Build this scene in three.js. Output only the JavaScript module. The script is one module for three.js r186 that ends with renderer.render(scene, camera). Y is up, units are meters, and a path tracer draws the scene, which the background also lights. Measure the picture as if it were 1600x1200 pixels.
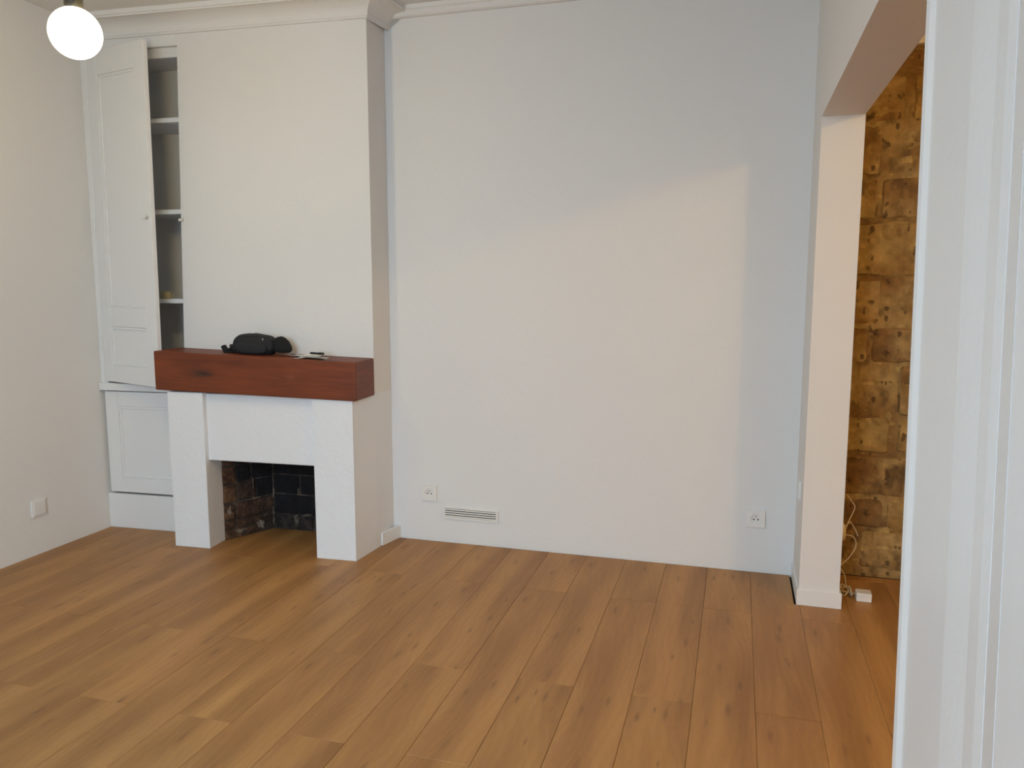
import * as THREE from 'three';
import { RoundedBoxGeometry } from 'three/addons/geometries/RoundedBoxGeometry.js';
import { mergeGeometries, mergeVertices } from 'three/addons/utils/BufferGeometryUtils.js';
import { RectAreaLightUniformsLib } from 'three/addons/lights/RectAreaLightUniformsLib.js';

// ------------------------------------------------------------------ camera, sky, daylight, exposure
RectAreaLightUniformsLib.init();
const scene = new THREE.Scene();
const FOCAL = 1215, EYE = 1.3;                                     // focal length in pixels of a 1600 x 1200 frame
const camera = new THREE.PerspectiveCamera(2 * Math.atan(600 / FOCAL) * 180 / Math.PI, 4 / 3, 0.05, 60);
camera.position.set(0, EYE, 0);
camera.rotation.order = 'YXZ';
camera.rotation.set(-Math.atan(155 / FOCAL), Math.atan(355 / Math.hypot(FOCAL, 155)), 0);
const renderer = new THREE.WebGLRenderer({ antialias: true });
renderer.toneMapping = THREE.LinearToneMapping;
renderer.toneMappingExposure = 0.7;
renderer.shadowMap.enabled = true;
scene.background = new THREE.Color().setRGB(1.1, 1.4, 1.85);
const WIN = { x0: -1.85, x1: -0.35, y0: 0.25, y1: 2.42, z: 0.7 };    // the window in the wall behind the camera
const daylight = new THREE.RectAreaLight(new THREE.Color().setRGB(0.62, 0.81, 0.975), 18.6, 7, 4.2);   // the overcast sky above the street, entering by the window
daylight.name = 'sky_daylight';
daylight.position.set((WIN.x0 + WIN.x1) / 2, 3.0, 3.4);
daylight.lookAt((WIN.x0 + WIN.x1) / 2, 1.2, -1.6);
scene.add(daylight);
const LAMP_LIGHT = 1.45, LAMP_COLOUR = new THREE.Color().setRGB(1.0, 0.8, 0.45);
const LAMP2_LIGHT = 5.0, LAMP2_COLOUR = new THREE.Color().setRGB(1.0, 0.64, 0.24);

// ------------------------------------------------------------------ helpers
function rng(seed) { let a = seed >>> 0; return () => { a = (a + 0x6D2B79F5) | 0; let t = Math.imul(a ^ (a >>> 15), 1 | a); t = (t + Math.imul(t ^ (t >>> 7), 61 | t)) ^ t; return ((t ^ (t >>> 14)) >>> 0) / 4294967296; }; }
const hash = (x, y, s) => { let h = Math.imul(x, 374761393) + Math.imul(y, 668265263) + Math.imul(s, 2147483647 ^ 0x9E3779B); h = Math.imul(h ^ (h >>> 13), 1274126177); return ((h ^ (h >>> 16)) >>> 0) / 4294967296; };
function noise(x, y, s = 1, px = 0, py = 0) {                       // value noise, periodic where px, py are given
  const xi = Math.floor(x), yi = Math.floor(y), fx = x - xi, fy = y - yi, u = fx * fx * (3 - 2 * fx), v = fy * fy * (3 - 2 * fy);
  const w = (k, p) => (p ? ((k % p) + p) % p : k);
  const a = hash(w(xi, px), w(yi, py), s), b = hash(w(xi + 1, px), w(yi, py), s), c = hash(w(xi, px), w(yi + 1, py), s), d = hash(w(xi + 1, px), w(yi + 1, py), s);
  return a + (b - a) * u + (c - a) * v + (a - b - c + d) * u * v;
}
function fbm(x, y, s, oct = 4, px = 0, py = 0) { let v = 0, a = 0.5, t = 0; for (let i = 0; i < oct; i++) { v += a * noise(x, y, s + i * 17, px, py); t += a; x *= 2; y *= 2; px *= 2; py *= 2; a *= 0.5; } return v / t; }
const mixc = (a, b, t) => [a[0] + (b[0] - a[0]) * t, a[1] + (b[1] - a[1]) * t, a[2] + (b[2] - a[2]) * t];
const sat = (x) => Math.min(1, Math.max(0, x));
function texture(w, h, fn, srgb, repeat = true) {
  const d = new Uint8Array(w * h * 4);
  for (let y = 0, i = 0; y < h; y++) for (let x = 0; x < w; x++, i += 4) { const c = fn(x / w, y / h); d[i] = Math.round(sat(c[0] / 255) * 255); d[i + 1] = Math.round(sat(c[1] / 255) * 255); d[i + 2] = Math.round(sat(c[2] / 255) * 255); d[i + 3] = 255; }
  const t = new THREE.DataTexture(d, w, h);
  if (srgb) t.colorSpace = THREE.SRGBColorSpace;
  t.magFilter = THREE.LinearFilter; t.minFilter = THREE.LinearMipmapLinearFilter; t.generateMipmaps = true;
  if (repeat) t.wrapS = t.wrapT = THREE.RepeatWrapping;
  t.needsUpdate = true;
  return t;
}
const taken = new Map();
function numbered(name) { const n = taken.get(name) ?? 0; taken.set(name, n + 1); return n ? name + '_' + String(n).padStart(3, '0') : name; }
function tag(o, label, category, group) { o.userData.label = label; if (category) o.userData.category = category; if (group) o.userData.group = group; return o; }
function thing(name, label, category, pos = [0, 0, 0], turn = 0, group) {
  const o = new THREE.Group(); o.name = numbered(name); o.position.set(...pos); o.rotation.y = turn; scene.add(o);
  return tag(o, label, category, group);
}
function part(name, geo, mat, parent, label) { const m = new THREE.Mesh(geo, mat); m.name = name; parent.add(m); if (label) m.userData.label = label; return m; }
function struct(name, geo, mat, label) { const m = new THREE.Mesh(geo, mat); m.name = name; m.userData.kind = 'structure'; if (label) m.userData.label = label; scene.add(m); return m; }
function metric(g) {                                                // uv in metres from the side a face looks to
  if (g.index) g = g.toNonIndexed();
  const p = g.attributes.position, n = g.attributes.normal, uv = new Float32Array(p.count * 2);
  for (let i = 0; i < p.count; i += 3) {
    let ax = 0, ay = 0, az = 0;
    for (let k = 0; k < 3; k++) { ax += Math.abs(n.getX(i + k)); ay += Math.abs(n.getY(i + k)); az += Math.abs(n.getZ(i + k)); }
    for (let k = 0; k < 3; k++) {
      const x = p.getX(i + k), y = p.getY(i + k), z = p.getZ(i + k);
      const [a, b] = ax > ay && ax > az ? [z, y] : ay > az ? [x, z] : [x, y];
      uv[(i + k) * 2] = a; uv[(i + k) * 2 + 1] = b;
    }
  }
  g.setAttribute('uv', new THREE.BufferAttribute(uv, 2));
  return g;
}
const merge = (list) => mergeGeometries(list.map((g) => { const n = g.index ? g.toNonIndexed() : g.clone(); for (const k of Object.keys(n.attributes)) if (!['position', 'normal', 'uv'].includes(k)) n.deleteAttribute(k); return n; }));
function box(x0, x1, y0, y1, z0, z1, r = 0) {                       // from corner to corner, edges rounded by r
  const w = x1 - x0, h = y1 - y0, d = z1 - z0, q = Math.min(r, w / 2.01, h / 2.01, d / 2.01);
  const g = q > 0 ? new RoundedBoxGeometry(w, h, d, 2, q) : new THREE.BoxGeometry(w, h, d);
  g.translate((x0 + x1) / 2, (y0 + y1) / 2, (z0 + z1) / 2);
  return metric(g);
}
function prism(plan, y0, y1, bevel = 0) {                           // plan as [x, z], raised from y0 to y1
  const s = new THREE.Shape(plan.map(([x, z]) => new THREE.Vector2(x, -z)));
  const g = new THREE.ExtrudeGeometry(s, { depth: y1 - y0 - 2 * bevel, bevelEnabled: bevel > 0, bevelSize: bevel, bevelOffset: -bevel, bevelThickness: bevel, bevelSegments: 2 });
  g.rotateX(-Math.PI / 2); g.translate(0, y0 + bevel, 0);
  return metric(g);
}
function lathe(profile, seg = 32) { return new THREE.LatheGeometry(profile.map(([r, y]) => new THREE.Vector2(r, y)), seg); }
function tube(points, r, seg = 64, rad = 8) { return new THREE.TubeGeometry(new THREE.CatmullRomCurve3(points.map((p) => new THREE.Vector3(...p))), seg, r, rad, false); }
function disc(r, depth, seg = 24) { const g = new THREE.CylinderGeometry(r, r, depth, seg); g.rotateX(Math.PI / 2); return g; }

// ------------------------------------------------------------------ materials
const plasterBump = texture(512, 512, (u, v) => { const n = 0.6 * fbm(u * 12, v * 12, 5, 4, 12, 12) + 0.4 * fbm(u * 64, v * 64, 9, 3, 64, 64); return [n * 255, n * 255, n * 255]; });
const at = (t, s) => { const c = t.clone(); c.repeat.set(1 / s, 1 / s); c.needsUpdate = true; return c; };
const paint = (rgb, rough, bump, size = 0.7) => { const m = new THREE.MeshStandardMaterial({ roughness: rough, bumpMap: at(plasterBump, size), bumpScale: bump }); m.color.setRGB(...rgb); return m; };
const M = {};
M.wall = paint([0.78, 0.765, 0.74], 0.75, 0.0012, 0.9);
M.brushed = paint([0.81, 0.82, 0.83], 0.6, 0.0025, 0.5);             // thick paint on the fireplace masonry
M.ceiling = paint([0.78, 0.765, 0.74], 0.85, 0.001);
M.gloss = paint([0.8, 0.795, 0.78], 0.38, 0.0008, 0.6);             // satin paint on joinery
M.inside = M.wall;
M.plastic = new THREE.MeshStandardMaterial({ color: '#e9e6e0', roughness: 0.32 });
M.slot = new THREE.MeshStandardMaterial({ color: '#17150f', roughness: 0.8 });
M.steel = new THREE.MeshStandardMaterial({ color: '#b9b7b2', roughness: 0.3, metalness: 1 });
M.sub = new THREE.MeshStandardMaterial({ color: '#2a221b', roughness: 0.95 });
M.darkFitting = new THREE.MeshStandardMaterial({ color: '#2e2b22', roughness: 0.45 });
M.cord = new THREE.MeshStandardMaterial({ color: '#d9cbab', roughness: 0.5 });
M.glass = new THREE.MeshPhysicalMaterial({ color: '#ffffff', roughness: 0, transmission: 1, thickness: 0 });

function oak(seed) {
  const R = rng(seed), v0 = 0.25 + R() * 0.5, bend = (R() - 0.5) * 0.8, knots = [];
  for (let i = 0; i < 5; i++) knots.push([R(), 0.12 + R() * 0.76, 0.005 + R() * 0.007, R()]);
  return texture(1024, 160, (u, v) => {
    let warp = 0, dark = 0;
    for (const [ku, kv, kr, ks] of knots) {
      const dx = (u - ku) / (kr * 3.4), dy = (v - kv) / (kr * 5.5), q = dx * dx + dy * dy;
      warp += 0.5 * Math.exp(-q * 0.5); dark += (0.4 + 0.5 * ks) * Math.exp(-q * 1.7);
    }
    const w = (v - v0) * 1.6 + (fbm(u * 3, v * 1.5, seed, 3) - 0.5) * 1.1 + bend * (u - 0.5) * (u - 0.5) + warp * 0.25;
    const ring = 0.5 + 0.5 * Math.sin(w * 26 + 6 * fbm(u * 6, v * 3, seed + 3, 3));
    const fibre = fbm(u * 40, v * 120, seed + 7, 3), pore = fbm(u * 110, v * 260, seed + 11, 2), broad = fbm(u * 2.2, v * 2.4, seed + 13, 3);
    const t = sat(0.12 * ring + 0.3 * (fibre - 0.5) + 0.2 * (pore - 0.5) + 1.35 * (broad - 0.5) + 0.39);
    return mixc(mixc([186, 138, 84], [147, 102, 58], t), [96, 64, 38], sat(dark * 0.6));
  }, true, false);
}
const oakMaps = [11, 47, 83, 131, 179, 223].map(oak);
const oakMats = [];
oakMaps.forEach((map, i) => { for (const k of [0.98, 1.0, 1.02]) { const m = new THREE.MeshStandardMaterial({ map, roughness: 0.5, bumpMap: map, bumpScale: 0.0003 }); m.color.setRGB(k * 0.96, k * (0.96 - 0.01 * (i % 3)), k * (0.88 - 0.02 * (i % 2))); oakMats.push(m); } });

const beamMap = texture(1024, 512, (u, v) => {
  const kx = (u - 0.245) / 0.05, ky = (v - 0.5) / 0.09, q = kx * kx + ky * ky, tail = Math.exp(-Math.pow((v - 0.49 + (u - 0.25) * 0.35) / 0.014, 2)) * sat((u - 0.235) / 0.03) * sat((0.315 - u) / 0.05);
  const k2 = Math.exp(-(((u - 0.69) / 0.02) ** 2 + ((v - 0.52) / 0.06) ** 2));
  const w = v * 3 + (fbm(u * 3, v * 4, 71, 4) - 0.5) * 1.6 + 0.5 * Math.exp(-q * 0.35) + 0.2 * k2;
  const ring = 0.5 + 0.5 * Math.sin(w * 14), fibre = fbm(u * 26, v * 150, 73, 4), broad = fbm(u * 5, v * 5, 79, 4);
  let c = mixc([138, 64, 22], [86, 36, 9], sat(0.14 * ring + 0.25 * (fibre - 0.5) + 0.8 * (broad - 0.5) + 0.42));
  c = mixc(c, [58, 30, 20], sat(0.85 * Math.exp(-q * 0.9)));
  c = mixc(c, [24, 14, 11], sat(tail * 1.1));
  return mixc(c, [150, 92, 58], 0.35 * k2);
}, true);
M.beam = new THREE.MeshPhysicalMaterial({ map: beamMap, roughness: 0.5, bumpMap: beamMap, bumpScale: 0.0005 });

// ------------------------------------------------------------------ room shell
const LEFT = -3.227, BACK = -3.59, RIGHT = 0.278, THICK = 0.154, TOP = 2.605, FRONT = WIN.z, STONE = -3.67, FAR = 2.35;
const floor = struct('floor', box(LEFT - 0.2, FAR + 0.2, -0.2, -0.012, STONE - 0.2, FRONT + 0.25), M.sub, 'floor of oak laminate planks');
{
  const PW = 0.1884, PL = 1.25, GAP = 0.0007, R = rng(5), cache = new Map();
  const plank = (w, l) => {
    const key = w.toFixed(3) + ',' + l.toFixed(3);
    if (cache.has(key)) return cache.get(key);
    const c = 0.0012, g = new THREE.BufferGeometry(), pos = [], uv = [], X = w / 2, Z = l / 2;
    const v = (x, y, z) => [x, y, z];
    const quad = (a, b, cc, d) => { for (const q of [a, b, cc, a, cc, d]) { pos.push(...q); uv.push((q[2] + Z) / PL, (q[0] + X) / PW); } };
    const t = [v(-X + c, 0, -Z + c), v(-X + c, 0, Z - c), v(X - c, 0, Z - c), v(X - c, 0, -Z + c)], m = [v(-X, -c, -Z), v(-X, -c, Z), v(X, -c, Z), v(X, -c, -Z)], b = m.map(([x, , z]) => v(x, -0.012, z));
    quad(...t); for (let i = 0; i < 4; i++) { const j = (i + 1) % 4; quad(t[j], t[i], m[i], m[j]); quad(m[j], m[i], b[i], b[j]); }
    quad(b[3], b[2], b[1], b[0]);
    g.setAttribute('position', new THREE.Float32BufferAttribute(pos, 3)); g.setAttribute('uv', new THREE.Float32BufferAttribute(uv, 2)); g.computeVertexNormals();
    cache.set(key, g); return g;
  };
  let last = -1;
  for (let k = -18; k < 13; k++) {
    const x0 = Math.max(0.0935 + k * PW, LEFT), x1 = Math.min(0.0935 + (k + 1) * PW, FAR);
    if (x1 - x0 < 0.02) continue;
    const off = (((k % 2) + 2) % 2) ? -1.86 : -2.355, end = x0 > RIGHT ? STONE + 0.008 : BACK + 0.006;
    for (let j = -3; j < 4; j++) {
      const z0 = Math.max(off + j * PL, end), z1 = Math.min(off + (j + 1) * PL, FRONT);
      if (z1 - z0 < 0.03) continue;
      let i; do i = Math.floor(R() * oakMats.length); while (i === last); last = i;
      let geo = plank(x1 - x0 - GAP, z1 - z0 - GAP);
      const cx = (x0 + x1) / 2, cz = (z0 + z1) / 2;
      if (k === 0 && z0 < -3.3) {                                   // cut round the end of the partition
        const X = (x1 - x0 - GAP) / 2, Z = (z1 - z0 - GAP) / 2, a = 0.262 - cx, b = -3.252 - cz;
        geo = prism([[-X, -Z], [-X, Z], [X, Z], [X, b], [a, b], [a, -Z]], -0.012, 0);
        const p = geo.attributes.position, uv = geo.attributes.uv;
        for (let q = 0; q < p.count; q++) uv.setXY(q, (p.getZ(q) + Z) / PL, (p.getX(q) + X) / PW);
      }
      part('plank', geo, oakMats[i], floor).position.set(cx, 0, cz);
    }
  }
}
struct('ceiling', box(LEFT - 0.2, FAR + 0.2, TOP, TOP + 0.15, STONE - 0.2, FRONT + 0.25), M.ceiling);
struct('wall_back', box(-2.69, RIGHT, -0.01, TOP, BACK - 0.2, BACK), M.wall);
struct('wall_left', box(LEFT - 0.2, LEFT, -0.01, TOP, BACK - 0.2, FRONT + 0.25), M.wall);
function wallZY(outline, x0, x1) {                                  // outline as [z, y]
  const g = new THREE.ExtrudeGeometry(new THREE.Shape(outline.map(([z, y]) => new THREE.Vector2(z, y))), { depth: x1 - x0, bevelEnabled: false });
  g.rotateY(-Math.PI / 2); g.translate(x1, 0, 0); return metric(g);
}
const JAMB = -3.257, HEAD = 1.933;
struct('wall_right', merge([wallZY([[STONE - 0.2, 0], [JAMB, 0], [JAMB, HEAD], [-1.0, HEAD], [-1.0, TOP], [STONE - 0.2, TOP]], RIGHT, RIGHT + THICK), box(0.345, RIGHT + THICK, 0, TOP, -0.97, FRONT)]), M.wall, 'white partition wall with a wide opening to the next room');
{ // wall behind the camera, with its window
  const s = new THREE.Shape([[LEFT, 0], [FAR, 0], [FAR, TOP], [LEFT, TOP]].map((p) => new THREE.Vector2(...p)));
  s.holes.push(new THREE.Path([[WIN.x0, WIN.y0], [WIN.x0, WIN.y1], [WIN.x1, WIN.y1], [WIN.x1, WIN.y0]].map((p) => new THREE.Vector2(...p))));
  const g = new THREE.ExtrudeGeometry(s, { depth: 0.25, bevelEnabled: false }); g.translate(0, 0, FRONT);
  struct('wall_front', metric(g), M.wall);
  const w = new THREE.Group(); w.name = 'window_1'; w.userData.kind = 'structure'; w.userData.label = 'tall white casement window'; scene.add(w);
  const { x0, x1, y0, y1 } = WIN, f = 0.05, xm = (x0 + x1) / 2, z0 = FRONT + 0.06, z1 = FRONT + 0.11;
  part('window_frame', merge([box(x0, x0 + f, y0, y1, z0, z1, 0.005), box(x1 - f, x1, y0, y1, z0, z1, 0.005), box(x0, x1, y0, y0 + f, z0, z1, 0.005), box(x0, x1, y1 - f, y1, z0, z1, 0.005), box(xm - 0.05, xm + 0.05, y0, y1, z0 - 0.01, z1, 0.005)]), M.gloss, w);
  for (const [a, b] of [[x0 + f, xm - 0.05], [xm + 0.05, x1 - f]]) for (let k = 0; k < 3; k++) {
    const h = (y1 - y0 - 2 * f) / 3, yy = y0 + f + k * h;
    if (k) part('glazing_bar', box(a, b, yy - 0.014, yy + 0.014, z0 + 0.005, z1 - 0.005, 0.003), M.gloss, w);
    const p = new THREE.PlaneGeometry(b - a, h); p.translate((a + b) / 2, yy + h / 2, (z0 + z1) / 2); part('pane', p, M.glass, w);
  }
}
struct('wall_side', box(FAR, FAR + 0.2, 0, TOP, STONE - 0.2, FRONT + 0.25), M.wall, 'white wall of the next room');

{ // moulded post on the near side of the opening, leaning a little
  const lean = (g) => { const p = g.attributes.position; for (let i = 0; i < p.count; i++) p.setZ(i, p.getZ(i) - 0.09 * (p.getY(i) - 1.14)); g.computeVertexNormals(); return g; };
  const plan = [[0.272, -1.384], [0.269, -1.372], [0.271, -1.358], [0.277, -1.343], [0.278, -1.335], [0.278, -1.13], [0.2795, -1.11], [0.285, -1.05], [0.282, -1.04], [0.2815, -1.0], [0.2835, -0.975], [RIGHT + THICK, -0.975], [RIGHT + THICK, -1.384]];
  struct('trim_1', lean(prism(plan, 0, HEAD)), M.gloss, 'white moulded door post beside the opening');
  struct('door_1', lean(merge([prism([[0.284, -0.974], [0.274, -0.9045], [0.34, -0.9045], [0.34, -0.974]], 0, HEAD), prism([[0.274, -0.9015], [0.275, -0.6], [0.34, -0.6], [0.34, -0.9015]], 0, HEAD)])), M.gloss, 'white door edge beside the moulded post');
}

// ------------------------------------------------------------------ fireplace corner (its front is turned three degrees from the back wall)
const FO = [-2.669, 0, -3.15], FT = Math.atan(0.0548);
const inFrame = (x, y, z) => { const c = Math.cos(FT), s = Math.sin(FT); return [FO[0] + x * c + z * s, y, FO[2] - x * s + z * c]; };
const set = (o) => { o.position.set(...FO); o.rotation.y = FT; return o; };

{ // chimney breast above the mantel
  const g = prism([[-0.037, -0.2], [1.0, -0.2], [1.012, -0.384], [-0.037, -0.43]], 0.775, TOP), p = g.attributes.position;
  for (let i = 0; i < p.count; i++) if (p.getX(i) < 0.3) p.setX(i, p.getX(i) + 0.0325 * (p.getY(i) - 0.98));   // its cheek leans
  set(struct('wall_chimney', metric(g), M.wall, 'white chimney breast above the fireplace'));
}
{
  const f = set(thing('fireplace', 'white painted fireplace with blackened open firebox under the wooden beam', 'fireplace'));
  part('pillar', prism([[0, 0], [0.194, 0], [0.19, -0.14], [0.19, -0.2], [0.02, -0.2], [0.0, -0.2]], 0, 0.782, 0.004), M.brushed, f);
  part('pillar', prism([[0.772, 0], [0.974, 0], [1.0, -0.2], [1.012, -0.384], [0.84, -0.375], [0.776, -0.14]], 0, 0.776, 0.0012), M.brushed, f);
  part('lintel', box(0.18, 0.79, 0.443, 0.775, -0.14, -0.03, 0.004), M.brushed, f);
  // firebox: splayed cheeks and a back of sooty blocks, each block its own mesh
  const R = rng(21), sootMap = texture(256, 256, (u, v) => { const n = fbm(u * 7, v * 7, 31, 5, 7, 7), k = fbm(u * 24, v * 24, 37, 3, 24, 24); const t = 150 + 150 * (n - 0.5) + 90 * (k - 0.5); return [t + 10, t, t - 8]; }, true);
  const blockMat = (c) => { const m = new THREE.MeshStandardMaterial({ color: c, roughness: 0.95, map: at(sootMap, 0.25), bumpMap: at(sootMap, 0.25), bumpScale: 0.006 }); return m; };
  const tones = { clay: blockMat('#8d6c50'), brown: blockMat('#705644'), dun: blockMat('#5d4c40'), grey: blockMat('#4e4844'), soot: blockMat('#26242a'), black: blockMat('#1b1a1f') };
  const ash = blockMat('#6b625a'), lime = blockMat('#aaa296');
  const wallOf = (name, ax, az, bx, bz, rows) => {                  // a wall from a to b, blocks proud of ashy joints
    const len = Math.hypot(bx - ax, bz - az), turn = -Math.atan2(bz - az, bx - ax);
    const w = part(name, box(0, len, 0, 0.775, -0.008, 0, 0), ash, f); w.position.set(ax, 0, az); w.rotation.y = turn;
    for (const [y0, y1, cells] of rows) for (const [a, b, tone] of cells) {
      const g = box(a * len + 0.004, b * len - 0.004, y0 + 0.004, y1 - 0.004, -0.006, 0.006 + R() * 0.007, 0.006), p = g.attributes.position;
      for (let i = 0; i < p.count; i++) { const j = noise(p.getX(i) * 60, p.getY(i) * 60, 3) - 0.5; p.setXYZ(i, p.getX(i) + j * 0.007, p.getY(i) + (noise(p.getX(i) * 50, p.getY(i) * 50, 8) - 0.5) * 0.008, p.getZ(i)); }
      g.computeVertexNormals(); part('brick', g, tones[tone], w);
    }
    return w;
  };
  const cheek = wallOf('firebox_cheek', 0.188, -0.13, 0.33, -0.375, [
    [0.0, 0.05, [[0, 0.35, 'clay'], [0.36, 0.7, 'brown'], [0.7, 1, 'dun']]],
    [0.05, 0.1, [[0, 0.2, 'clay'], [0.22, 1, 'brown']]],
    [0.1, 0.145, [[0, 0.22, 'clay']]], [0.1, 0.185, [[0.24, 1, 'brown']]], [0.145, 0.185, [[0, 0.22, 'brown']]],
    [0.19, 0.29, [[0, 0.26, 'clay'], [0.27, 0.64, 'dun'], [0.65, 1, 'soot']]],
    [0.29, 0.38, [[0, 0.26, 'clay'], [0.27, 0.55, 'soot'], [0.56, 1, 'soot']]],
    [0.38, 0.48, [[0, 0.3, 'brown'], [0.31, 1, 'soot']]], [0.48, 0.62, [[0, 0.5, 'soot'], [0.5, 1, 'black']]], [0.62, 0.77, [[0, 1, 'black']]]]);
  const backs = wallOf('firebox_back', 0.322, -0.372, 0.66, -0.372, [
    [0.0, 0.085, [[0, 0.4, 'grey'], [0.41, 0.72, 'grey'], [0.73, 1, 'dun']]],
    [0.085, 0.195, [[0.05, 0.99, 'soot']]], [0.195, 0.3, [[0.05, 0.5, 'black'], [0.51, 1, 'black']]], [0.3, 0.42, [[0.05, 1, 'black']]], [0.42, 0.6, [[0, 0.5, 'black'], [0.5, 1, 'black']]], [0.6, 0.77, [[0, 1, 'black']]]]);
  wallOf('firebox_cheek', 0.65, -0.375, 0.776, -0.13, [[0, 0.1, [[0, 0.5, 'dun'], [0.5, 1, 'brown']]], [0.1, 0.25, [[0, 1, 'soot']]], [0.25, 0.42, [[0, 0.5, 'soot'], [0.5, 1, 'black']]], [0.42, 0.77, [[0, 1, 'black']]]]);
  const lump = (parent, x, y, w, h, seed) => {                      // lime left on the blocks
    const s = new THREE.Shape(), q = rng(seed), n = 15;
    for (let i = 0; i < n; i++) { const a = i / n * Math.PI * 2, r = 0.35 + 0.8 * q(); const px = Math.cos(a) * w * r, py = Math.sin(a) * h * r; if (i) s.lineTo(px, py); else s.moveTo(px, py); }
    const g = new THREE.ExtrudeGeometry(s, { depth: 0.002, bevelEnabled: true, bevelSize: 0.001, bevelThickness: 0.001, bevelSegments: 1 }); g.translate(x, y, 0.0095);
    part('mortar_patch', metric(g), lime, parent);
  };
  lump(cheek, 0.2, 0.05, 0.022, 0.032, 4); lump(cheek, 0.09, 0.035, 0.035, 0.012, 5); lump(cheek, 0.17, 0.19, 0.05, 0.006, 6); lump(cheek, 0.165, 0.27, 0.004, 0.035, 7); lump(cheek, 0.03, 0.15, 0.012, 0.03, 12); lump(cheek, 0.235, 0.09, 0.018, 0.008, 13);
  lump(backs, 0.15, 0.06, 0.022, 0.034, 8); lump(backs, 0.015, 0.07, 0.007, 0.055, 9); lump(backs, 0.21, 0.088, 0.03, 0.008, 10); lump(backs, 0.165, 0.215, 0.003, 0.018, 11); lump(backs, 0.02, 0.2, 0.006, 0.04, 14); lump(backs, 0.19, 0.197, 0.05, 0.003, 15);
}
{ // the oak beam, a little out of level
  const g = new RoundedBoxGeometry(1.056, 0.184, 0.217, 3, 0.007).toNonIndexed(), p = g.attributes.position, n = g.attributes.normal, uv = new Float32Array(p.count * 2);
  for (let i = 0; i < p.count; i += 3) {
    const nx = Math.abs(n.getX(i) + n.getX(i + 1) + n.getX(i + 2)), ny = Math.abs(n.getY(i) + n.getY(i + 1) + n.getY(i + 2)), nz = Math.abs(n.getZ(i) + n.getZ(i + 1) + n.getZ(i + 2));
    for (let k = i; k < i + 3; k++) {
      const x = p.getX(k) / 1.056 + 0.5, y = p.getY(k) / 0.184, z = p.getZ(k) / 0.217;
      uv.set(nx > ny && nx > nz ? [z * 0.2 + 0.6, y * 0.98 + 0.5] : ny > nz ? [x + 0.4, z * 0.9 + 0.1] : [x, y * 0.98 + 0.5], k * 2);
    }
  }
  g.setAttribute('uv', new THREE.BufferAttribute(uv, 2));
  for (let i = 0; i < p.count; i++) {
    const x = p.getX(i), y = p.getY(i), hgt = (y > 0 ? 0.0932 - 0.0045 * x : -0.0932 + 0.0045 * x) / 0.092 * Math.abs(y) ;
    p.setY(i, hgt - 0.0265 * x);
  }
  g.computeVertexNormals(); g.translate(0.473, 0.8725, -0.0935);
  const b = set(struct('mantel_beam', g, M.beam)); delete b.userData.kind; b.name = numbered('mantel_beam');
  tag(b, 'thick reddish brown wooden mantel beam with a dark knot over the fireplace', 'beam');
}
const beamTop = (x) => 0.9795 - 0.031 * (x + 0.055);

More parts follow.
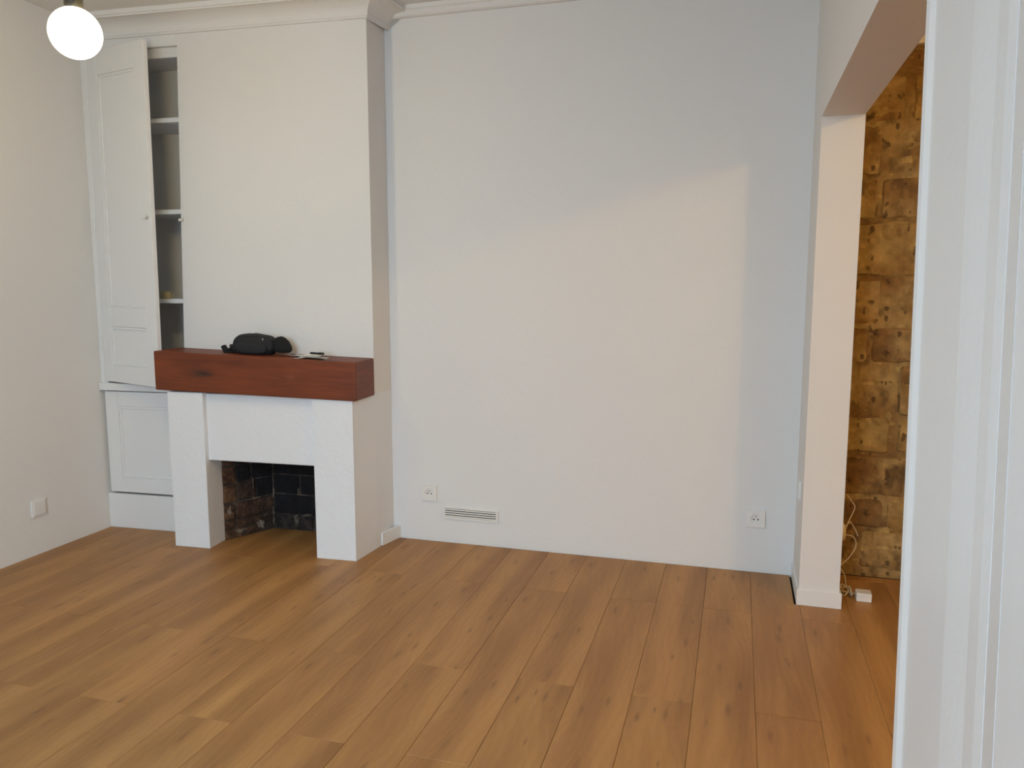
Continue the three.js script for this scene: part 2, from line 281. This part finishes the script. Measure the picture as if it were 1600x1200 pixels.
{ // built-in cupboard between the wall and the chimney breast
  const c = set(thing('built_in_cupboard', 'white built-in cupboard beside the chimney with its tall door ajar', 'cupboard'));
  part('frame', merge([box(-0.548, -0.503, 0.786, 2.52, -0.225, -0.2, 0.003), box(-0.548, 0.012, 2.456, 2.53, -0.225, -0.2, 0.003), box(-0.53, 0.02, 2.41, 2.47, -0.25, -0.226, 0.003), box(-0.548, -0.01, 0.0, 0.03, -0.225, -0.2)]), M.gloss, c);
  part('carcass', merge([box(-0.53, -0.056, 0.0, 2.6, -0.525, -0.51), box(-0.545, -0.53, 0.0, 2.6, -0.525, -0.225), box(-0.07, -0.056, 0.0, 2.6, -0.51, -0.432), box(-0.035, -0.014, 0.0, 0.77, -0.42, -0.225), box(-0.53, -0.07, 2.43, 2.45, -0.51, -0.225), box(-0.07, 0.005, 2.43, 2.45, -0.42, -0.225), box(-0.53, -0.07, 0.75, 0.786, -0.51, -0.22), box(-0.07, -0.035, 0.75, 0.786, -0.42, -0.22)]), M.inside, c);
  part('ledge', box(-0.548, -0.005, 0.748, 0.788, -0.24, -0.178, 0.006), M.gloss, c);
  for (const y of [2.126, 1.678, 1.229]) part('shelf', merge([box(-0.53, -0.04 + 0.0325 * (y - 0.98), y - 0.024, y, -0.42, -0.228, 0.003), box(-0.53, -0.07, y - 0.024, y, -0.51, -0.415)]), M.gloss, c);
  part('plinth', box(-0.548, -0.005, 0.0, 0.188, -0.225, -0.198, 0.003), M.gloss, c);
  const ring = (x0, x1, y0, y1, m, z0, z1) => merge([box(x0, x0 + m, y0, y1, z0, z1, 0.003), box(x1 - m, x1, y0, y1, z0, z1, 0.003), box(x0 + m, x1 - m, y0, y0 + m, z0, z1, 0.003), box(x0 + m, x1 - m, y1 - m, y1, z0, z1, 0.003)]);
  const low = part('lower_door', ring(-0.53, -0.01, 0.198, 0.742, 0.078, -0.222, -0.198), M.gloss, c);
  part('panel', merge([box(-0.455, -0.085, 0.273, 0.667, -0.22, -0.206, 0.003), ring(-0.452, -0.088, 0.276, 0.664, 0.014, -0.21, -0.2)]), M.gloss, low);
  const W = 0.462, y0 = 0.795, y1 = 2.45;                          // the tall door stands open by 18 degrees, hinged beside the wall
  const door = part('tall_door', merge([box(0, 0.08, y0, y1, -0.024, 0, 0.003), box(W - 0.08, W, y0, y1, -0.024, 0, 0.003), box(0.08, W - 0.08, y0, 0.885, -0.024, 0, 0.003), box(0.08, W - 0.08, 1.086, 1.186, -0.024, 0, 0.003), box(0.08, W - 0.08, 2.33, y1, -0.024, 0, 0.003)]), M.gloss, c);
  door.position.set(-0.532, 0.003, -0.198); door.rotation.y = -18 * Math.PI / 180; door.rotation.z = -0.0135;   // it hangs a little out of plumb
  for (const [a, b] of [[0.885, 1.086], [1.186, 2.33]]) part('panel', merge([box(0.076, W - 0.076, a - 0.004, b + 0.004, -0.018, -0.009, 0.002), ring(0.08, W - 0.08, a, b, 0.014, -0.012, -0.003)]), M.gloss, door);
  const knob = lathe([[0, 0.024], [0.006, 0.0235], [0.0095, 0.02], [0.0105, 0.015], [0.008, 0.01], [0.0045, 0.007], [0.0045, 0.002], [0.009, 0], [0, 0]], 20); knob.rotateX(Math.PI / 2); knob.translate(W - 0.03, 1.628, 0);
  part('knob', knob, M.plastic, door);
  const hinge = new THREE.CylinderGeometry(0.005, 0.005, 0.06, 12);
  for (const y of [1.0, 1.6, 2.2]) { const h = part('hinge', hinge, M.gloss, door); h.position.set(-0.002, y, 0.003); }
  const k2 = part('catch', merge([box(-0.014, 0.006, 1.605, 1.637, -0.202, -0.196, 0.0015), lathe([[0, 0.02], [0.006, 0.019], [0.008, 0.014], [0.005, 0.006], [0.004, 0], [0, 0]], 16).rotateX(Math.PI / 2).translate(-0.012, 1.621, -0.197)]), M.plastic, c, 'small white latch on the cupboard frame');
  part('keeper', box(-0.004, 0.003, 1.612, 1.63, -0.198, -0.194, 0.001), M.steel, k2);
}

// cornices
function sweep(path, profile, flip = 1) {                           // profile [out, y] set along a plan path, mitred
  const pos = [], N = path.length, off = path.map((p, i) => {
    const a = path[Math.max(0, i - 1)], b = path[Math.min(N - 1, i + 1)], n = (u, v) => { const d = Math.hypot(v[0] - u[0], v[1] - u[1]); return [-(v[1] - u[1]) / d * flip, (v[0] - u[0]) / d * flip]; };
    const n1 = i ? n(a, p) : n(p, b), n2 = i < N - 1 ? n(p, b) : n1, k = 1 / Math.max(0.3, 1 + n1[0] * n2[0] + n1[1] * n2[1]);
    return [(n1[0] + n2[0]) * k, (n1[1] + n2[1]) * k];
  });
  const at2 = (i, j) => [path[i][0] + off[i][0] * profile[j][0], profile[j][1], path[i][1] + off[i][1] * profile[j][0]];
  for (let i = 0; i < N - 1; i++) for (let j = 0; j < profile.length - 1; j++) { const a = at2(i, j), b = at2(i + 1, j), c = at2(i + 1, j + 1), d = at2(i, j + 1); pos.push(...a, ...b, ...c, ...a, ...c, ...d); }
  for (const i of [0, N - 1]) for (let j = 1; j < profile.length - 1; j++) { const t = [at2(i, 0), at2(i, j), at2(i, j + 1)]; pos.push(...(i ? t.flat() : [...t[0], ...t[2], ...t[1]])); }
  const g = new THREE.BufferGeometry(); g.setAttribute('position', new THREE.Float32BufferAttribute(pos, 3)); g.computeVertexNormals();
  return metric(g);
}
{
  const a = inFrame(-0.556, 0, -0.2), b = inFrame(1.0, 0, -0.2), c = [-1.662, 0, BACK + 0.001];
  const cove = [[0, 2.508], [0.008, 2.508], [0.011, 2.512], [0.011, 2.517]];
  for (let i = 0; i <= 8; i++) { const t = i / 8 * Math.PI / 2; cove.push([0.015 + 0.083 * (1 - Math.cos(t)), 2.52 + 0.058 * Math.sin(t)]); }
  cove.push([0.104, 2.576], [0.106, 2.582], [0.112, 2.584], [0.112, TOP], [0, TOP], [0, 2.508]);
  struct('trim_2', sweep([[a[0], a[2]], [b[0], b[2]], [c[0], c[2]]], cove, 1), M.ceiling, 'plaster cornice round the chimney breast');
  struct('trim_3', sweep([[-1.66, BACK], [RIGHT, BACK]], [[0, 2.556], [0.012, 2.556], [0.02, 2.562], [0.024, 2.57], [0.026, 2.582], [0.034, 2.588], [0.036, TOP], [0, TOP], [0, 2.556]], 1), M.ceiling, 'thin plaster moulding under the ceiling of the back wall');
}
// baseboards
{
  const a = inFrame(1.0, 0, -0.24), b = [-1.652, 0, BACK];
  const dx = b[0] - a[0], dz = b[2] - a[2], d = Math.hypot(dx, dz), nx = -dz / d, nz = dx / d, t = 0.012;
  struct('baseboard_chimney', prism([[a[0] - nx * 0.01, a[2] - nz * 0.01], [a[0] + nx * t, a[2] + nz * t], [b[0] + nx * t, b[2]], [b[0] - nx * 0.01, b[2]]], 0, 0.064, 0.002), M.gloss, 'short piece of white baseboard on the side of the chimney');
  struct('baseboard_right', prism([[0.27, BACK], [0.27, JAMB + 0.009], [RIGHT + THICK + 0.009, JAMB + 0.009], [RIGHT + THICK + 0.009, STONE + 0.01], [RIGHT + THICK - 0.02, STONE + 0.01], [RIGHT + THICK - 0.02, JAMB - 0.02], [0.29, JAMB - 0.02], [0.29, BACK]], 0, 0.066, 0.002), M.gloss, 'white baseboard wrapped round the end of the partition');
}

// ------------------------------------------------------------------ stone wall of the next room
{
  const stoneMap = texture(512, 512, (u, v) => {
    const n = fbm(u * 5, v * 5, 61, 5, 5, 5), k = fbm(u * 30, v * 30, 67, 3, 30, 30), p = fbm(u * 14, v * 9, 65, 4, 14, 9);
    let c = mixc([214, 186, 132], [150, 110, 62], sat(1.7 * (n - 0.5) + 0.5));
    c = mixc(c, [112, 84, 52], sat((p - 0.6) * 5) * 0.7);
    const pit = sat((fbm(u * 26, v * 20, 69, 3, 26, 20) - 0.715) * 12); c = mixc(c, [84, 60, 38], pit * 0.6);
    const chip = sat((fbm(u * 17, v * 23, 64, 3, 17, 23) - 0.68) * 10); c = mixc(c, [226, 196, 128], chip * 0.6);
    const t = 1 + 0.35 * (k - 0.5); return [c[0] * t, c[1] * t, c[2] * t];
  }, true);
  const mk = (c, off, rough = 0.92) => { const t = at(stoneMap, 0.8); t.offset.set(off, off * 0.7); const m = new THREE.MeshStandardMaterial({ map: t, bumpMap: t, bumpScale: 0.012, roughness: rough }); m.color.setRGB(...c); return m; };
  const mats = [mk([0.58, 0.53, 0.42], 0), mk([0.64, 0.6, 0.5], 0.31), mk([0.52, 0.46, 0.35], 0.57), mk([0.6, 0.54, 0.38], 0.77), mk([0.47, 0.41, 0.33], 0.13)];
  const mortar = mk([0.6, 0.56, 0.45], 0.43);
  const w = struct('wall_stone', box(RIGHT + THICK, FAR, 0, 2.276, STONE - 0.2, STONE), mortar, 'bare stone wall with wide mortar joints');
  const R = rng(77); let y = 0.03;
  const heights = [0.19, 0.14, 0.2, 0.17, 0.23, 0.16, 0.21, 0.24, 0.18, 0.22, 0.2, 0.17];
  for (let r = 0; y < 2.24; r++) {
    const h = Math.min(heights[r % heights.length], 2.27 - y);
    let x = RIGHT + THICK + 0.005 - R() * 0.16;
    while (x < FAR - 0.05) {
      const len = 0.17 + R() * 0.25, g = 0.006 + R() * 0.012, x0 = Math.max(x + g, RIGHT + THICK + 0.003), x1 = Math.min(x + len - g, FAR - 0.004), y0 = y + g * 0.7, y1 = y + h - g * 0.7;
      x += len;
      if (x1 - x0 < 0.05 || y1 - y0 < 0.04) continue;
      const pts = [], j = 0.011, cc = Math.min(0.012, (y1 - y0) * 0.12);
      const edge = (ax, ay, bx, by, n) => { for (let i = 0; i < n; i++) { const t = i / (n - 1), q = i && i < n - 1 ? j : j * 0.4; pts.push(new THREE.Vector2(ax + (bx - ax) * t + (R() - 0.5) * q, ay + (by - ay) * t + (R() - 0.5) * q)); } };
      edge(x0 + cc, y0, x1 - cc, y0, 5); edge(x1, y0 + cc, x1, y1 - cc, 4); edge(x1 - cc, y1, x0 + cc, y1, 5); edge(x0, y1 - cc, x0, y0 + cc, 4);
      const e = new THREE.ExtrudeGeometry(new THREE.Shape(pts), { depth: 0.006, bevelEnabled: true, bevelThickness: 0.004 + R() * 0.005, bevelSize: 0.007, bevelOffset: -0.007, bevelSegments: 1, steps: 1 });
      e.rotateY((R() - 0.5) * 0.02); e.translate(0, 0, STONE - 0.009);
      part('stone', metric(e), mats[Math.floor(R() * mats.length)], w);
    }
    y += h;
  }
  struct('trim_4', box(RIGHT + THICK, FAR, 2.274, TOP, STONE - 0.2, STONE + 0.03, 0.004), M.wall, 'white plaster band above the stone wall');
}

// ------------------------------------------------------------------ lamps
function pendant(pos, label, light, colour) {
  const t = thing('pendant_lamp', label, 'lamp', [pos[0], TOP, pos[2]], 0, 'bare globe pendant lamps'), gy = pos[1] - TOP, r = 0.076;
  part('ceiling_rose', lathe([[0, -0.03], [0.012, -0.029], [0.035, -0.02], [0.045, -0.004], [0.045, 0], [0, 0]], 28), M.plastic, t);
  part('cable', tube([[0, -0.025, 0], [0.001, (gy + 0.15) / 2, 0.001], [0, gy + 0.15, 0]], 0.0033, 24, 8), M.darkFitting, t);
  part('lamp_holder', lathe([[0, 0.196], [0.006, 0.195], [0.01, 0.184], [0.03, 0.176], [0.0405, 0.16], [0.042, 0.132], [0.039, 0.118], [0.03, 0.108], [0.0275, 0.1], [0.0265, 0.068], [0, 0.068]].map(([a, b]) => [a, b + gy]), 28), M.darkFitting, t);
  const bulb = new THREE.MeshStandardMaterial({ color: '#f6f2e6', roughness: 0.3, emissive: colour.clone().lerp(new THREE.Color(1, 1, 1), 0.45), emissiveIntensity: 5 });
  const prof = []; for (let i = 0; i <= 22; i++) { const a = -Math.PI / 2 + (i / 22) * (Math.PI * 0.93); prof.push([Math.max(0, Math.cos(a) * r), Math.sin(a) * r + gy]); }
  prof.push([0.014, gy + r + 0.012], [0, gy + r + 0.012]);
  const globe = part('globe_bulb', lathe(prof, 40), bulb, t);
  const l = new THREE.PointLight(colour, light); l.name = 'bulb_light'; l.position.set(0, gy, 0); l.shadow.radius = r / 0.02 * 0.95; l.castShadow = true; t.add(l);
  return t;
}
pendant([-1.995, 2.07, -2.043], 'lit globe bulb hanging before the cupboard and chimney', LAMP_LIGHT, LAMP_COLOUR);
pendant([1.96, 2.36, -1.09], 'lit globe bulb hanging in the next room behind the partition', LAMP2_LIGHT, LAMP2_COLOUR);

// ------------------------------------------------------------------ things on the walls
function socket(pos, turn, label, tilt = 0) {
  const t = thing('wall_socket', label, 'socket', pos, turn), s = new THREE.Shape(), h = 0.0405, c = 0.005;
  s.moveTo(-h + c, -h); s.lineTo(h - c, -h); s.quadraticCurveTo(h, -h, h, -h + c); s.lineTo(h, h - c); s.quadraticCurveTo(h, h, h - c, h); s.lineTo(-h + c, h); s.quadraticCurveTo(-h, h, -h, h - c); s.lineTo(-h, -h + c); s.quadraticCurveTo(-h, -h, -h + c, -h);
  const hole = new THREE.Path(); hole.absarc(0, 0, 0.0205, 0, Math.PI * 2, true); s.holes.push(hole);
  part('plate', new THREE.ExtrudeGeometry(s, { depth: 0.007, bevelEnabled: true, bevelSize: 0.0015, bevelOffset: -0.0015, bevelThickness: 0.0015, bevelSegments: 2, curveSegments: 24 }).translate(0, 0, 0.0015), M.plastic, t);
  const well = part('well', disc(0.0215, 0.003, 28).translate(0, 0, 0.0016), M.plastic, t);
  for (const x of [-0.0095, 0.0095]) part('pin_hole', disc(0.0035, 0.001, 14).translate(x, -0.004, 0.0034), M.slot, well);
  part('earth_pin', disc(0.003, 0.008, 14).translate(0, 0.009, 0.0055), M.steel, well);
  t.rotation.z = tilt;
  return t;
}
socket([-1.477, 0.25, BACK], 0, 'white wall socket beside the fireplace, above the slotted vent');
socket([0.11, 0.25, BACK], 0, 'white wall socket on the back wall beside the stone room opening');
{
  const t = thing('wall_plate', 'blank white cover plate low on the wall beside the cupboard', 'plate', [LEFT, 0.228, -2.877], Math.PI / 2);
  part('plate', box(-0.0405, 0.0405, -0.0405, 0.0405, 0, 0.011, 0.004), M.wall, t); part('cover', box(-0.032, 0.032, -0.032, 0.032, 0.009, 0.0135, 0.002), M.wall, t);
}
socket([RIGHT, 0.45, -3.405], -Math.PI / 2, 'white wall socket on the narrow end of the partition');
{
  const t = thing('vent_grille', 'white slotted air vent low on the back wall', 'vent', [-1.2545, 0.153, BACK], 0), s = new THREE.Shape(), W = 0.1445, H = 0.031;
  t.rotation.z = -0.004;
  s.moveTo(-W, -H); s.lineTo(W, -H); s.lineTo(W, H); s.lineTo(-W, H); s.lineTo(-W, -H);
  const h = new THREE.Path(); h.moveTo(-W + 0.007, -H + 0.011); h.lineTo(-W + 0.007, H - 0.007); h.lineTo(W - 0.012, H - 0.007); h.lineTo(W - 0.012, -H + 0.011); h.lineTo(-W + 0.007, -H + 0.011); s.holes.push(h);
  part('frame', new THREE.ExtrudeGeometry(s, { depth: 0.006, bevelEnabled: true, bevelSize: 0.001, bevelOffset: -0.001, bevelThickness: 0.001, bevelSegments: 1 }).translate(0, 0, 0.001), M.plastic, t);
  part('back_plate', box(-W + 0.003, W - 0.003, -H + 0.003, H - 0.003, 0, 0.001), M.slot, t);
  for (let i = 0; i < 4; i++) { const y = -H + 0.0155 + i * 0.0112, g = box(-W + 0.006, W - 0.011, y - 0.0034, y + 0.0034, 0.0015, 0.0065, 0.001); part('slat', g, M.plastic, t); }
}

// ------------------------------------------------------------------ things on the beam
{
  const cloth = texture(256, 256, (u, v) => { const n = 128 + 100 * (Math.sin(u * Math.PI * 128) * Math.sin(v * Math.PI * 128)) * 0.5 + 60 * (fbm(u * 30, v * 30, 91, 3, 30, 30) - 0.5); return [n, n, n]; });
  const fabric = new THREE.MeshStandardMaterial({ color: '#1d1e22', roughness: 0.78, bumpMap: cloth, bumpScale: 0.0006 }), webbing = new THREE.MeshStandardMaterial({ color: '#0d0d0f', roughness: 0.85 }), buckle = new THREE.MeshStandardMaterial({ color: '#101113', roughness: 0.35 });
  const bx = 0.43, t = thing('waist_bag', 'black fabric waist bag lying on the wooden beam', 'bag', inFrame(bx, beamTop(bx), -0.095), FT);
  t.rotation.z = -0.03;
  const blob = (rx, ry, rz, e, bottom, seed, amp) => {              // soft pouch, flat below
    let g = new THREE.SphereGeometry(1, 48, 32); const p = g.attributes.position, pw = (v) => Math.sign(v) * Math.pow(Math.abs(v), e);
    for (let i = 0; i < p.count; i++) {
      let x = pw(p.getX(i)), y = pw(p.getY(i)), z = pw(p.getZ(i)); const k = 1 + amp * (fbm(x * 2.5 + 5, (y + z) * 2.5 + 5, seed, 3) - 0.5);
      x *= rx * k; y *= ry * k; z *= rz * k; p.setXYZ(i, x, Math.max(y, bottom), z);
    }
    g.deleteAttribute('normal'); g = mergeVertices(g, 1e-5); g.computeVertexNormals(); return g;
  };
  const body = blob(0.112, 0.054, 0.052, 0.72, -0.046, 3, 0.16); body.translate(0, 0.047, 0);
  part('pouch', body, fabric, t);
  const pocket = blob(0.085, 0.03, 0.016, 0.75, -0.03, 6, 0.1); pocket.translate(0.004, 0.036, 0.046); part('front_pocket', pocket, fabric, t);
  const wing = blob(0.05, 0.043, 0.03, 0.8, -0.03, 9, 0.2); { const p = wing.attributes.position; for (let i = 0; i < p.count; i++) { const x = p.getX(i); p.setY(i, p.getY(i) * (x > 0 ? 1 - x * 11 : 1)); } wing.computeVertexNormals(); } wing.rotateZ(-0.35); wing.translate(0.14, 0.045, -0.008);
  part('side_wing', wing, webbing, t);
  part('zip', tube([[-0.095, 0.07, 0.028], [-0.06, 0.086, 0.036], [0, 0.091, 0.038], [0.06, 0.084, 0.036], [0.097, 0.066, 0.028]], 0.0022, 40, 6), buckle, t);
  part('zip_pull', box(0.062, 0.068, 0.066, 0.084, 0.04, 0.043, 0.001), M.steel, t);
  const ribbon = (pts, w, n) => { const g = tube(pts, 1, n, 8), p = g.attributes.position; const c = new THREE.CatmullRomCurve3(pts.map((q) => new THREE.Vector3(...q))); for (let i = 0; i <= n; i++) { const o = c.getPointAt(i / n); for (let k = 0; k <= 8; k++) { const j = i * 9 + k; p.setXYZ(j, o.x + (p.getX(j) - o.x) * 0.009, o.y + (p.getY(j) - o.y) * 0.011, o.z + (p.getZ(j) - o.z) * w); } } g.computeVertexNormals(); return g; };
  part('strap', ribbon([[-0.08, 0.04, 0], [-0.11, 0.026, 0.004], [-0.135, 0.016, 0.006], [-0.15, 0.014, 0.008], [-0.16, 0.022, 0.008], [-0.168, 0.034, 0.007]], 0.02, 40), webbing, t);
  part('strap', ribbon([[-0.09, 0.018, -0.01], [-0.12, 0.008, 0.004], [-0.15, 0.01, 0.012], [-0.158, 0.016, 0.01]], 0.018, 24), webbing, t);
  part('buckle', box(-0.128, -0.1, 0.014, 0.046, -0.016, 0.022, 0.006), buckle, t);
}
function sheet(w, d, seed, amp, base) {                             // crumpled sheet with a little body
  const g = new THREE.BoxGeometry(w, 0.0012, d, 26, 1, 16), p = g.attributes.position;
  for (let i = 0; i < p.count; i++) { const x = p.getX(i), z = p.getZ(i), n = fbm(x * 15 + seed, z * 15, seed, 2); p.setY(i, p.getY(i) + base + amp * n * n * 2.2); p.setX(i, x + 0.004 * (fbm(z * 20, 3, seed, 2) - 0.5)); }
  g.computeVertexNormals(); return g;
}
{
  const paperMap = texture(256, 128, (u, v) => { const line = (Math.floor(v * 22) % 2 && u > 0.32 && u < 0.84 && v > 0.25 && v < 0.8 && hash(Math.floor(u * 60), Math.floor(v * 22), 4) > 0.3) ? 1 : 0; return mixc([228, 226, 220], [120, 122, 126], line * 0.55); }, true);
  const paper = new THREE.MeshStandardMaterial({ color: '#ffffff', map: paperMap, roughness: 0.6 }), plain = new THREE.MeshStandardMaterial({ color: '#dedcd6', roughness: 0.45 });
  const x = 0.755, o = thing('leaflet', 'crumpled white printed leaflet lying on the wooden beam', 'paper', inFrame(x, beamTop(x) + 0.001, -0.045), FT + 0.08);
  o.rotation.z = -0.03;
  part('sheet', sheet(0.135, 0.085, 2, 0.01, 0.0006), paper, o); const up = part('folded_sheet', sheet(0.11, 0.066, 9, 0.011, 0.012), paper, o); up.rotation.y = 0.04; up.position.set(0.01, 0, 0.008);
  const x2 = 0.672, q = thing('tissue', 'small crumpled white wrapper between the waist bag and the leaflet', 'wrapper', inFrame(x2, beamTop(x2) + 0.001, -0.075), FT - 0.35);
  part('sheet', sheet(0.085, 0.06, 21, 0.026, 0.0004), plain, q);
  const x3 = 0.768, pen = thing('pen', 'black pen resting on the white leaflet', 'pen', inFrame(x3, beamTop(x3) + 0.0245, -0.07), FT + 0.05);
  const ink = new THREE.MeshStandardMaterial({ color: '#131313', roughness: 0.3 });
  part('barrel', lathe([[0, -0.036], [0.003, -0.034], [0.0048, -0.028], [0.0048, 0.014], [0, 0.014]], 16).rotateZ(-Math.PI / 2), ink, pen);
  part('cap', lathe([[0.0052, 0.01], [0.0056, 0.012], [0.0056, 0.034], [0.004, 0.037], [0, 0.037]], 16).rotateZ(-Math.PI / 2), ink, pen);
  part('clip', box(0.012, 0.036, 0.0055, 0.0072, -0.0015, 0.0015, 0.0005), M.steel, pen);
  pen.rotation.z = -0.05;
}
{ // on the cupboard shelf
  const t = thing('cup', 'small beige cup on the lowest cupboard shelf', 'cup', inFrame(-0.2, 1.229, -0.305), FT), beige = new THREE.MeshStandardMaterial({ color: '#cdbd92', roughness: 0.5 });
  part('body', lathe([[0, 0.002], [0.02, 0], [0.023, 0.006], [0.025, 0.036], [0.0235, 0.036], [0.021, 0.008], [0, 0.006]], 28), beige, t);
  const h = new THREE.TorusGeometry(0.012, 0.0028, 8, 20, Math.PI * 1.2); h.rotateZ(-Math.PI * 0.6); h.translate(0.026, 0.02, 0); part('handle', h, beige, t);
}

// ------------------------------------------------------------------ cable and plug in the opening
{
  const t = thing('power_adapter', 'white power adapter with a tied beige cable on the floor of the opening', 'adapter', [0.541, 0, -3.372], -0.03);
  const b = part('adapter_body', box(-0.03, 0.03, 0, 0.037, -0.035, 0.021, 0.005), M.plastic, t); part('lid_seam', box(-0.0302, 0.0302, 0.024, 0.025, -0.0352, 0.0212), M.cord, b);
  const coil = [];
  for (let i = 0; i <= 70; i++) { const s = i / 70, a = s * Math.PI * 2 * 4.5; coil.push([-0.058 + Math.cos(a) * 0.007 + 0.02 * (Math.sin(a * 0.5)), 0.014 + 0.008 * Math.sin(a * 1.3) + s * 0.006, -0.055 + Math.sin(a) * 0.045]); }
  part('tied_cable', tube(coil, 0.0028, 420, 6), M.cord, t);
  part('cable_tie', new THREE.TorusGeometry(0.018, 0.002, 6, 20).translate(-0.058, 0.016, -0.055), M.cord, t);
  part('cable', tube([[-0.03, 0.02, -0.02], [-0.045, 0.012, -0.03], [-0.055, 0.02, -0.05], [-0.058, 0.02, -0.1], [-0.062, 0.05, -0.14], [-0.08, 0.075, -0.16], [-0.097, 0.09, -0.165]], 0.0026, 100, 6), M.cord, t);
  const s = thing('cable_outlet', 'round beige cable outlet with loose wires on the partition beside the stone wall', 'outlet', [RIGHT + THICK, 0.275, -3.41], Math.PI / 2);
  part('outlet_body', lathe([[0, 0.03], [0.03, 0.029], [0.037, 0.022], [0.038, 0], [0, 0]], 28).rotateX(Math.PI / 2), M.cord, s);
  part('wire', tube([[0, 0, 0.028], [0.01, 0.05, 0.045], [0.04, 0.085, 0.065], [0.04, 0.1, 0.068], [0.02, 0.13, 0.05], [0, 0.16, 0.03]], 0.002, 60, 6), M.cord, s);
  part('wire', tube([[0.0, 0.02, 0.028], [0.03, 0.035, 0.05], [0.05, 0.0, 0.075], [0.055, -0.03, 0.088]], 0.002, 40, 6), M.cord, s);
  part('wire', tube([[0.0, -0.01, 0.028], [0.03, -0.03, 0.07], [0.04, -0.07, 0.08], [0.02, -0.12, 0.05], [0.0, -0.15, 0.012]], 0.002, 50, 6), M.cord, s);
}

scene.traverse((o) => { if (o.isMesh) { o.castShadow = true; o.receiveShadow = true; } });
renderer.render(scene, camera);
